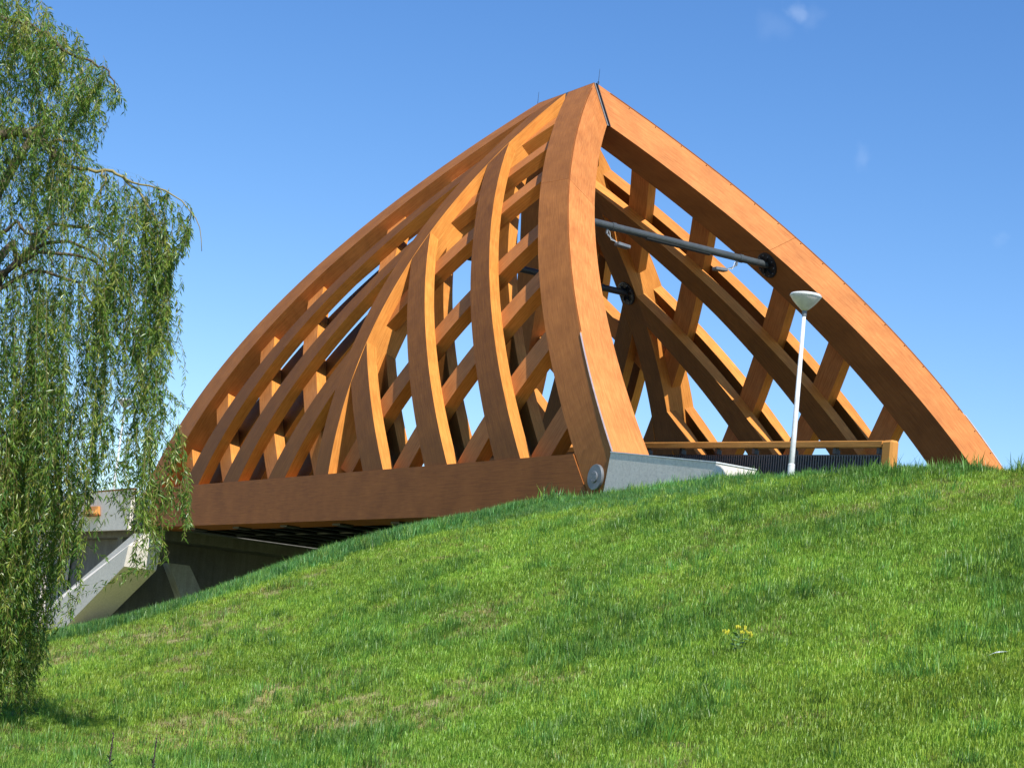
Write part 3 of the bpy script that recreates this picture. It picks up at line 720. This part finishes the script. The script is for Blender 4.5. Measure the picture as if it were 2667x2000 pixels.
def bottom(a):
    return float(np.interp(a, [0, 2.40, 2.52, 2.62, 3.0, 3.12, 3.6, 4.0, 4.3, 4.72], [.1, .15, 1.3, 1.5, 1.9, 2.6, 2.9, 2.3, 2.9, 3.15]))
def right_edge(h):
    return float(np.interp(h, [0, .3, 1.4, 2.2, 3.0, 4, 5, 6.1, 7.3, 7.6, 8.3, 8.6, 8.9, 9.3, 9.7, 10.5, 11.2, 11.7], [2.40, 2.45, 2.6, 3.2, 4.60, 4.5, 4.2, 3.86, 3.72, 4.0, 4.0, 3.55, 2.3, 1.9, 2.1, 2.4, 1.5, .9]))
def dense_edge(h): return float(np.interp(h, [0, 1.6, 2.6, 3.6, 5, 9.2, 9.7, 10.5, 11.7], [1.92, 2.02, 2.22, 2.45, 2.55, 2.4, 2.1, 2.4, .9]))
EDGE_FN = [right_edge]
sv = []; sf = []; lv = []; lh = []; nsv = 0
leaf_list = []
def strand(p0, length, drift, dens=30, leaf=.098, stem=.004, sub=True):
    dens = dens*1.35
    """a hanging shoot: p0=(a,b,h)"""
    global nsv
    n = max(4, int(length/.28)); q = np.linspace(0, 1, n)
    wa = rng.normal(0, .075*min(1.4, length)**.5); ph = rng.uniform(0, 6.28)
    a = p0[0]+drift[0]*length*q**1.15+wa*np.sin(q*5+ph)-wa*math.sin(ph); b = p0[1]+drift[1]*length*q+rng.normal(0, .03)*np.sin(q*4)
    h = p0[2]-length*(q+.06*np.sin(q*3.14)*abs(drift[0]))
    P = np.stack([a, b, h], 1)
    # keep within the silhouette
    for i in range(n):
        e = EDGE_FN[0](P[i, 2])+.05
        if P[i, 0] > e: P[i, 0] = e-(P[i, 0]-e)*.3
    if abs(p0[0]) < 8 and p0[0] > 0:
        keep = [i for i in range(n) if P[i, 2] > bottom(P[i, 0])-.1 or i < 3]; P = P[:max(3, keep[-1]+1)] if keep else P
        n = len(P)
    r = np.linspace(stem, stem*.4, n)
    for i in range(n):
        for k in range(3):
            an = k*2.094; sv.append((P[i, 0]+r[i]*math.cos(an), P[i, 1]+r[i]*math.sin(an), P[i, 2]))
    for i in range(n-1):
        for k in range(3):
            k2 = (k+1) % 3; sf.append((nsv+i*3+k, nsv+i*3+k2, nsv+i*3+3+k2, nsv+i*3+3+k))
    nsv += n*3
    if sub and p0[0] > .3:                     # side shoots give the strands body
        for _ in range(rng.poisson(length*1.3)):
            i = int(rng.integers(1, n)); strand((P[i, 0], P[i, 1], P[i, 2]), rng.uniform(.15, .6), (rng.normal(.15, .6), rng.normal(0, .6)), 46, .095, .0025, False)
    m = int(length*dens); u = rng.random(m)*(n-1)*.98+.02*(n-1); i0 = np.clip(u.astype(int), 0, n-2); f = (u-i0)[:, None]
    base = P[i0]*(1-f)+P[i0+1]*f; tan = P[i0+1]-P[i0]; tan /= np.linalg.norm(tan, axis=1)[:, None]
    side = rng.normal(0, 1, (m, 3)); side -= tan*(side*tan).sum(1)[:, None]; side /= np.linalg.norm(side, axis=1)[:, None]
    d = tan*rng.uniform(.45, 1.0, (m, 1))+side*rng.uniform(.5, 1.25, (m, 1))+np.array([.08, 0, -.25]); d /= np.linalg.norm(d, axis=1)[:, None]
    wv = np.cross(d, rng.normal(0, 1, (m, 3))); wv /= np.linalg.norm(wv, axis=1)[:, None]
    ln = leaf*rng.uniform(.45, 1.35, (m, 1)); wd = ln*rng.uniform(.15, .24, (m, 1))
    nrm = np.cross(d, wv)
    hue = rng.normal(0, .20)+rng.normal(0, .14, m)+.48
    leaf_list.append((base, base+d*ln*.5+wv*wd*.5+nrm*ln*.05, base+d*ln+np.array([0, 0, -.015]), base+d*ln*.5-wv*wd*.5+nrm*ln*.05, hue))
def bundle(a, b, h, k, length, drift, spread=.10, dens=30):
    for _ in range(k):
        l = length*rng.uniform(.35, 1.05)
        strand((a+rng.normal(0, spread), b+rng.normal(0, spread*1.6), h+rng.normal(0, .15)), max(.4, l), (drift[0]+rng.normal(0, .035), drift[1]+rng.normal(0, .03)), dens)
# visible curtain: dense towards the trunk, loose separate tresses further out
EDGE_FN[0] = dense_edge
for k in range(40):
    a = rng.uniform(.8, 2.25); b = rng.uniform(-1.5, 1.9); hs_ = rng.uniform(3.5, 9)
    ln = max(.8, (hs_-bottom(a+.2))*rng.uniform(.5, 1.0))
    bundle(a, b, hs_, int(rng.integers(4, 8)), ln, (.10+.03*rng.normal(), .02), .11)
EDGE_FN[0] = right_edge
for k in range(16):
    a = 2.35+1.35*(k+rng.random())/19; b = rng.uniform(-1.3, 1.2); hs_ = rng.uniform(7.2, 8.5) if rng.random() < .7 else rng.uniform(5.5, 7)
    ln = hs_-rng.choice([rng.uniform(3.0, 4.2), rng.uniform(4.6, 6.2)])
    bundle(a, b, hs_, int(rng.integers(4, 8)), max(.6, ln), (.11+.02*rng.normal(), .02), .07, 30)
for k in range(16):
    a = rng.uniform(2.3, 3.6); bundle(a, rng.uniform(-1.3, 1), rng.uniform(7.4, 8.5), int(rng.integers(2, 4)), rng.uniform(.5, 1.6), (rng.normal(.12, .12), 0), .1, 34)
for (a, h, k, ln, sp) in ((3.55, 8.0, 10, 2.6, .06), (3.62, 7.7, 9, 3.7, .06), (3.60, 7.2, 6, 3.3, .05), (3.70, 5.8, 5, 2.4, .05), (3.95, 5.2, 5, 2.0, .05),
                          (3.42, 5.2, 6, 2.5, .05), (3.60, 4.6, 6, 1.9, .07), (3.86, 4.9, 8, 2.7, .06), (4.0, 4.0, 6, 1.7, .06), (4.25, 4.9, 7, 1.9, .05), (4.45, 4.2, 7, 1.15, .05),
                          (3.02, 5.2, 3, 2.6, .04), (2.88, 4.2, 3, 1.9, .04), (2.62, 5.2, 6, 3.4, .07), (2.70, 3.4, 5, 1.7, .06), (3.25, 6.5, 5, 2.6, .05), (2.75, 7.5, 6, 3.4, .06), (3.02, 7.9, 7, 3.3, .05)):
    bundle(a, -1.0+rng.normal(0, .15), h, k, ln, (.085, 0), sp, 30)
EDGE_FN[0] = dense_edge
for k in range(44):      # low dark curtain by the trunk, down to the ground
    a = rng.uniform(.9, 1.9); b = rng.uniform(-1.2, 1.6); hs_ = rng.uniform(2.0, 5.0)
    bundle(a, b, hs_, int(rng.integers(5, 10)), hs_*rng.uniform(.75, 1.0), (.06, .02), .12)
EDGE_FN[0] = right_edge
for k in range(120):      # bushy top, shoots still short
    h = rng.uniform(8.3, 11.7); a = rng.uniform(.3, max(.6, right_edge(h)-.1)); b = rng.uniform(-1.6, .9)
    bundle(a, b, h, int(rng.integers(3, 8)), rng.uniform(.35, 1.1), (rng.normal(.12, .30), rng.normal(0, .2)), .16, 44)
for P in LIMBS[1:8]:     # leaf tufts along the visible branches
    for i in range(2, len(P), 2):
        q = P[i]-np.array(list(TB)); a = float(q @ np.array(list(RR))); b = float(q @ np.array(list(FF))); h = q[2]-.1
        if rng.random() < .75: bundle(a, b, h, int(rng.integers(2, 5)), rng.uniform(.3, .9), (.1, 0), .05, 34)
for (a, h, k, l) in ((4.2, 8.0, 4, .9), (4.05, 8.25, 4, .8), (3.6, 8.6, 4, .5), (3.35, 8.7, 4, .5), (2.55, 10.1, 3, .35), (2.3, 10.3, 2, .5), (1.9, 10.9, 4, .5)):
    bundle(a, -1.1, h, k, l, (.02, 0), .05, 32)
for P in LIMBS[13:]:     # the unseen side
    for i in range(5, len(P)):
        q = P[i]-np.array(list(TB)); a = float(q @ np.array(list(RR))); b = float(q @ np.array(list(FF))); h = q[2]-.1
        bundle(min(a, .9), b, h, 4, h*rng.uniform(.5, .9), (.1, .02), .25, 22)
def to_world(A):
    A = np.asarray(A); M = np.array([list(RR), list(FF), [0, 0, 1]]); return A @ M+np.array(list(TB))+np.array([0, 0, .1])
# stems
me = np_mesh('shoots', to_world(sv), sf, 4); link('shoots', me, TWIG, tree)['kind'] = 'stuff'
Q = [np.concatenate([l[i] for l in leaf_list]) for i in range(4)]; hue = np.concatenate([l[4] for l in leaf_list]); n = len(hue)
LV = to_world(np.stack(Q, 1).reshape(-1, 3)); LF = np.arange(n*4).reshape(n, 4)
me = np_mesh('crown', LV, np.concatenate([LF[:, [0, 1, 2]], LF[:, [0, 2, 3]]]), 3)
at = me.attributes.new('hue', 'FLOAT', 'POINT'); at.data.foreach_set('value', np.clip(np.repeat(hue, 4), 0, 1).astype(np.float32))
m = bpy.data.materials.new('willow_leaves'); m.use_nodes = True; t = m.node_tree; nd = t.nodes; nd.clear()
out = nd.new('ShaderNodeOutputMaterial'); h = nd.new('ShaderNodeAttribute'); h.attribute_name = 'hue'
r = ramp(t, [(0, (.04, .12, .024)), (.4, (.12, .235, .032)), (.75, (.22, .30, .038)), (1, (.36, .37, .08))]); t.links.new(h.outputs['Fac'], r.inputs[0])
d = nd.new('ShaderNodeBsdfDiffuse'); tr = nd.new('ShaderNodeBsdfTranslucent'); gl = nd.new('ShaderNodeBsdfGlossy'); gl.inputs['Roughness'].default_value = .35
t.links.new(r.outputs[0], d.inputs['Color']); t.links.new(r.outputs[0], tr.inputs['Color'])
m1 = nd.new('ShaderNodeMixShader'); m1.inputs[0].default_value = .4; t.links.new(d.outputs[0], m1.inputs[1]); t.links.new(tr.outputs[0], m1.inputs[2])
m2 = nd.new('ShaderNodeMixShader'); m2.inputs[0].default_value = .03; t.links.new(m1.outputs[0], m2.inputs[1]); t.links.new(gl.outputs[0], m2.inputs[2]); t.links.new(m2.outputs[0], out.inputs['Surface'])
link('crown', me, m, tree)['kind'] = 'stuff'
print('leaves', n)
#TREE_END

# ------------------------------------------------------------------ small plants and litter on the slope
LEAFG = metal_mat('broad_leaf_green', (.11, .22, .07), .6)
STEMG = metal_mat('green_stem', (.10, .17, .04), .7)
YEL = metal_mat('yellow_petals', (.55, .53, .03), .6)
DOCK = metal_mat('dead_dock_stem', (.05, .035, .03), .8)
DOCKL = metal_mat('dock_leaf', (.045, .11, .025), .6)
def leaf_mesh(mb, p, az, ln, wd, lift):
    c, s = math.cos(az), math.sin(az); p = Vector(p); d = Vector((c, s, lift)).normalized(); sdv = Vector((-s, c, 0))
    V = [p, p+d*ln*.3+sdv*wd*.4, p+d*ln*.65+sdv*wd*.5+Vector((0, 0, -.01)), p+d*ln+Vector((0, 0, -.04)), p+d*ln*.65-sdv*wd*.5+Vector((0, 0, -.01)), p+d*ln*.3-sdv*wd*.4, p+d*ln*.5+Vector((0, 0, .012))]
    mb.add(V, [(0, 1, 6), (1, 2, 6), (2, 3, 6), (3, 4, 6), (4, 5, 6), (5, 0, 6)])
x, y = 36.6, -18.35; z = float(height(x, y))
fp = empty('flowering_plant', (x, y, z), 'leafy weed with bright yellow flower heads standing on the green slope', 'plant')
lf = MB(); stn = MB(); heads = []
for (da, hh) in ((-.17, .32), (-.02, .39), (.07, .38), (.03, .33), (.15, .32)):
    top = Vector((x, y, z))+RR*da+Vector((0, 0, hh)); stn.tube([(x, y, z-.02), Vector((x, y, z+hh*.5))+RR*da*.35, top], .005, 5); heads.append(top)
stn.build('stems', STEMG, fp)
for k in range(12): leaf_mesh(lf, (x+.02*math.cos(k), y+.02*math.sin(k), z+.03+.022*k), k*2.4, random.uniform(.12, .2), random.uniform(.05, .09), random.uniform(.2, .7))
lf.build('leaves', LEAFG, fp)
for top in heads:
    fl = MB()
    for k in range(11):
        q = top+Vector((random.gauss(0, .018), random.gauss(0, .018), random.gauss(0, .012)))
        for j in range(4): leaf_mesh(fl, q, j*1.57+k, .012, .010, .3)
    fl.build('flower_head', YEL, fp)
def dock(D, a, hgt, label):
    x = CX+fw.x*D+RR.x*a; y = CY+fw.y*D+RR.y*a; z = float(height(x, y))
    r = empty('dock_plant', (x, y, z), label, 'weed', 'dark dead dock stalks in the foreground')
    MB().tube([(x, y, z-.03), (x+.004, y, z+hgt*.5), (x-.006, y+.004, z+hgt)], [.010, .009, .006], 7).build('stalk', DOCK, r)
    sd_ = MB()
    for k in range(26):
        hz = z+hgt*random.uniform(.35, .98); an = random.uniform(0, 6.28); sd_.lathe([(.001, 0), (.009, .008), (.001, .02)], (x+.011*math.cos(an), y+.011*math.sin(an), hz), n=5)
    sd_.build('seed_spike', DOCK, r)
    lf = MB()
    for k in range(9): leaf_mesh(lf, (x, y, z+.02+.02*k), k*2.2, random.uniform(.08, .15), .045, random.uniform(.3, 1.1))
    lf.build('leaves', DOCKL, r)
dock(25.2, -4.40, .50, 'dark upright dead dock stalk, the left of the two in the bottom left corner')
dock(25.2, -3.87, .48, 'dark upright dead dock stalk, the right of the two in the bottom left corner')
PAPER = metal_mat('pale_scrap', (.6, .66, .66), .6)
x, y = 41.2, -18.05
z = float(height(x, y))
lt = MB(); lt.add([(x+a, y+b_, float(height(x+a, y+b_))+c) for a, b_, c in ((-.13, -.05, .10), (-.02, -.03, .13), (.08, .10, .12), (.03, .14, .11), (-.07, .06, .13))], [(0, 1, 4), (1, 2, 3), (1, 3, 4)])
tag(lt.build('litter_scrap', PAPER), 'small pale crumpled scrap lying in the grass at the right of the slope', 'litter')
# loose stones along the crest
STONE = concrete_mat('pale_stone', (.35, .30, .26), (.5, .44, .38))
sb = MB()
for k in range(240):
    x = rng.uniform(21.3, 30.5); y = -7.55+rng.normal(0, .22); z = float(height(x, y)); r_ = rng.uniform(.02, .065)
    sb.add([(x+r_*rng.uniform(.7, 1.3)*v[0], y+r_*rng.uniform(.7, 1.3)*v[1], z+r_*.4+r_*.7*v[2]) for v in ((1,0,0),(0,1,0),(-1,0,0),(0,-1,0),(0,0,1),(0,0,-1))], [(0,1,4),(1,2,4),(2,3,4),(3,0,4),(1,0,5),(2,1,5),(3,2,5),(0,3,5)])
tag(sb.build('loose_stones', STONE), 'pale loose stones scattered along the grass crest by the lamp', 'stones', kind='stuff')
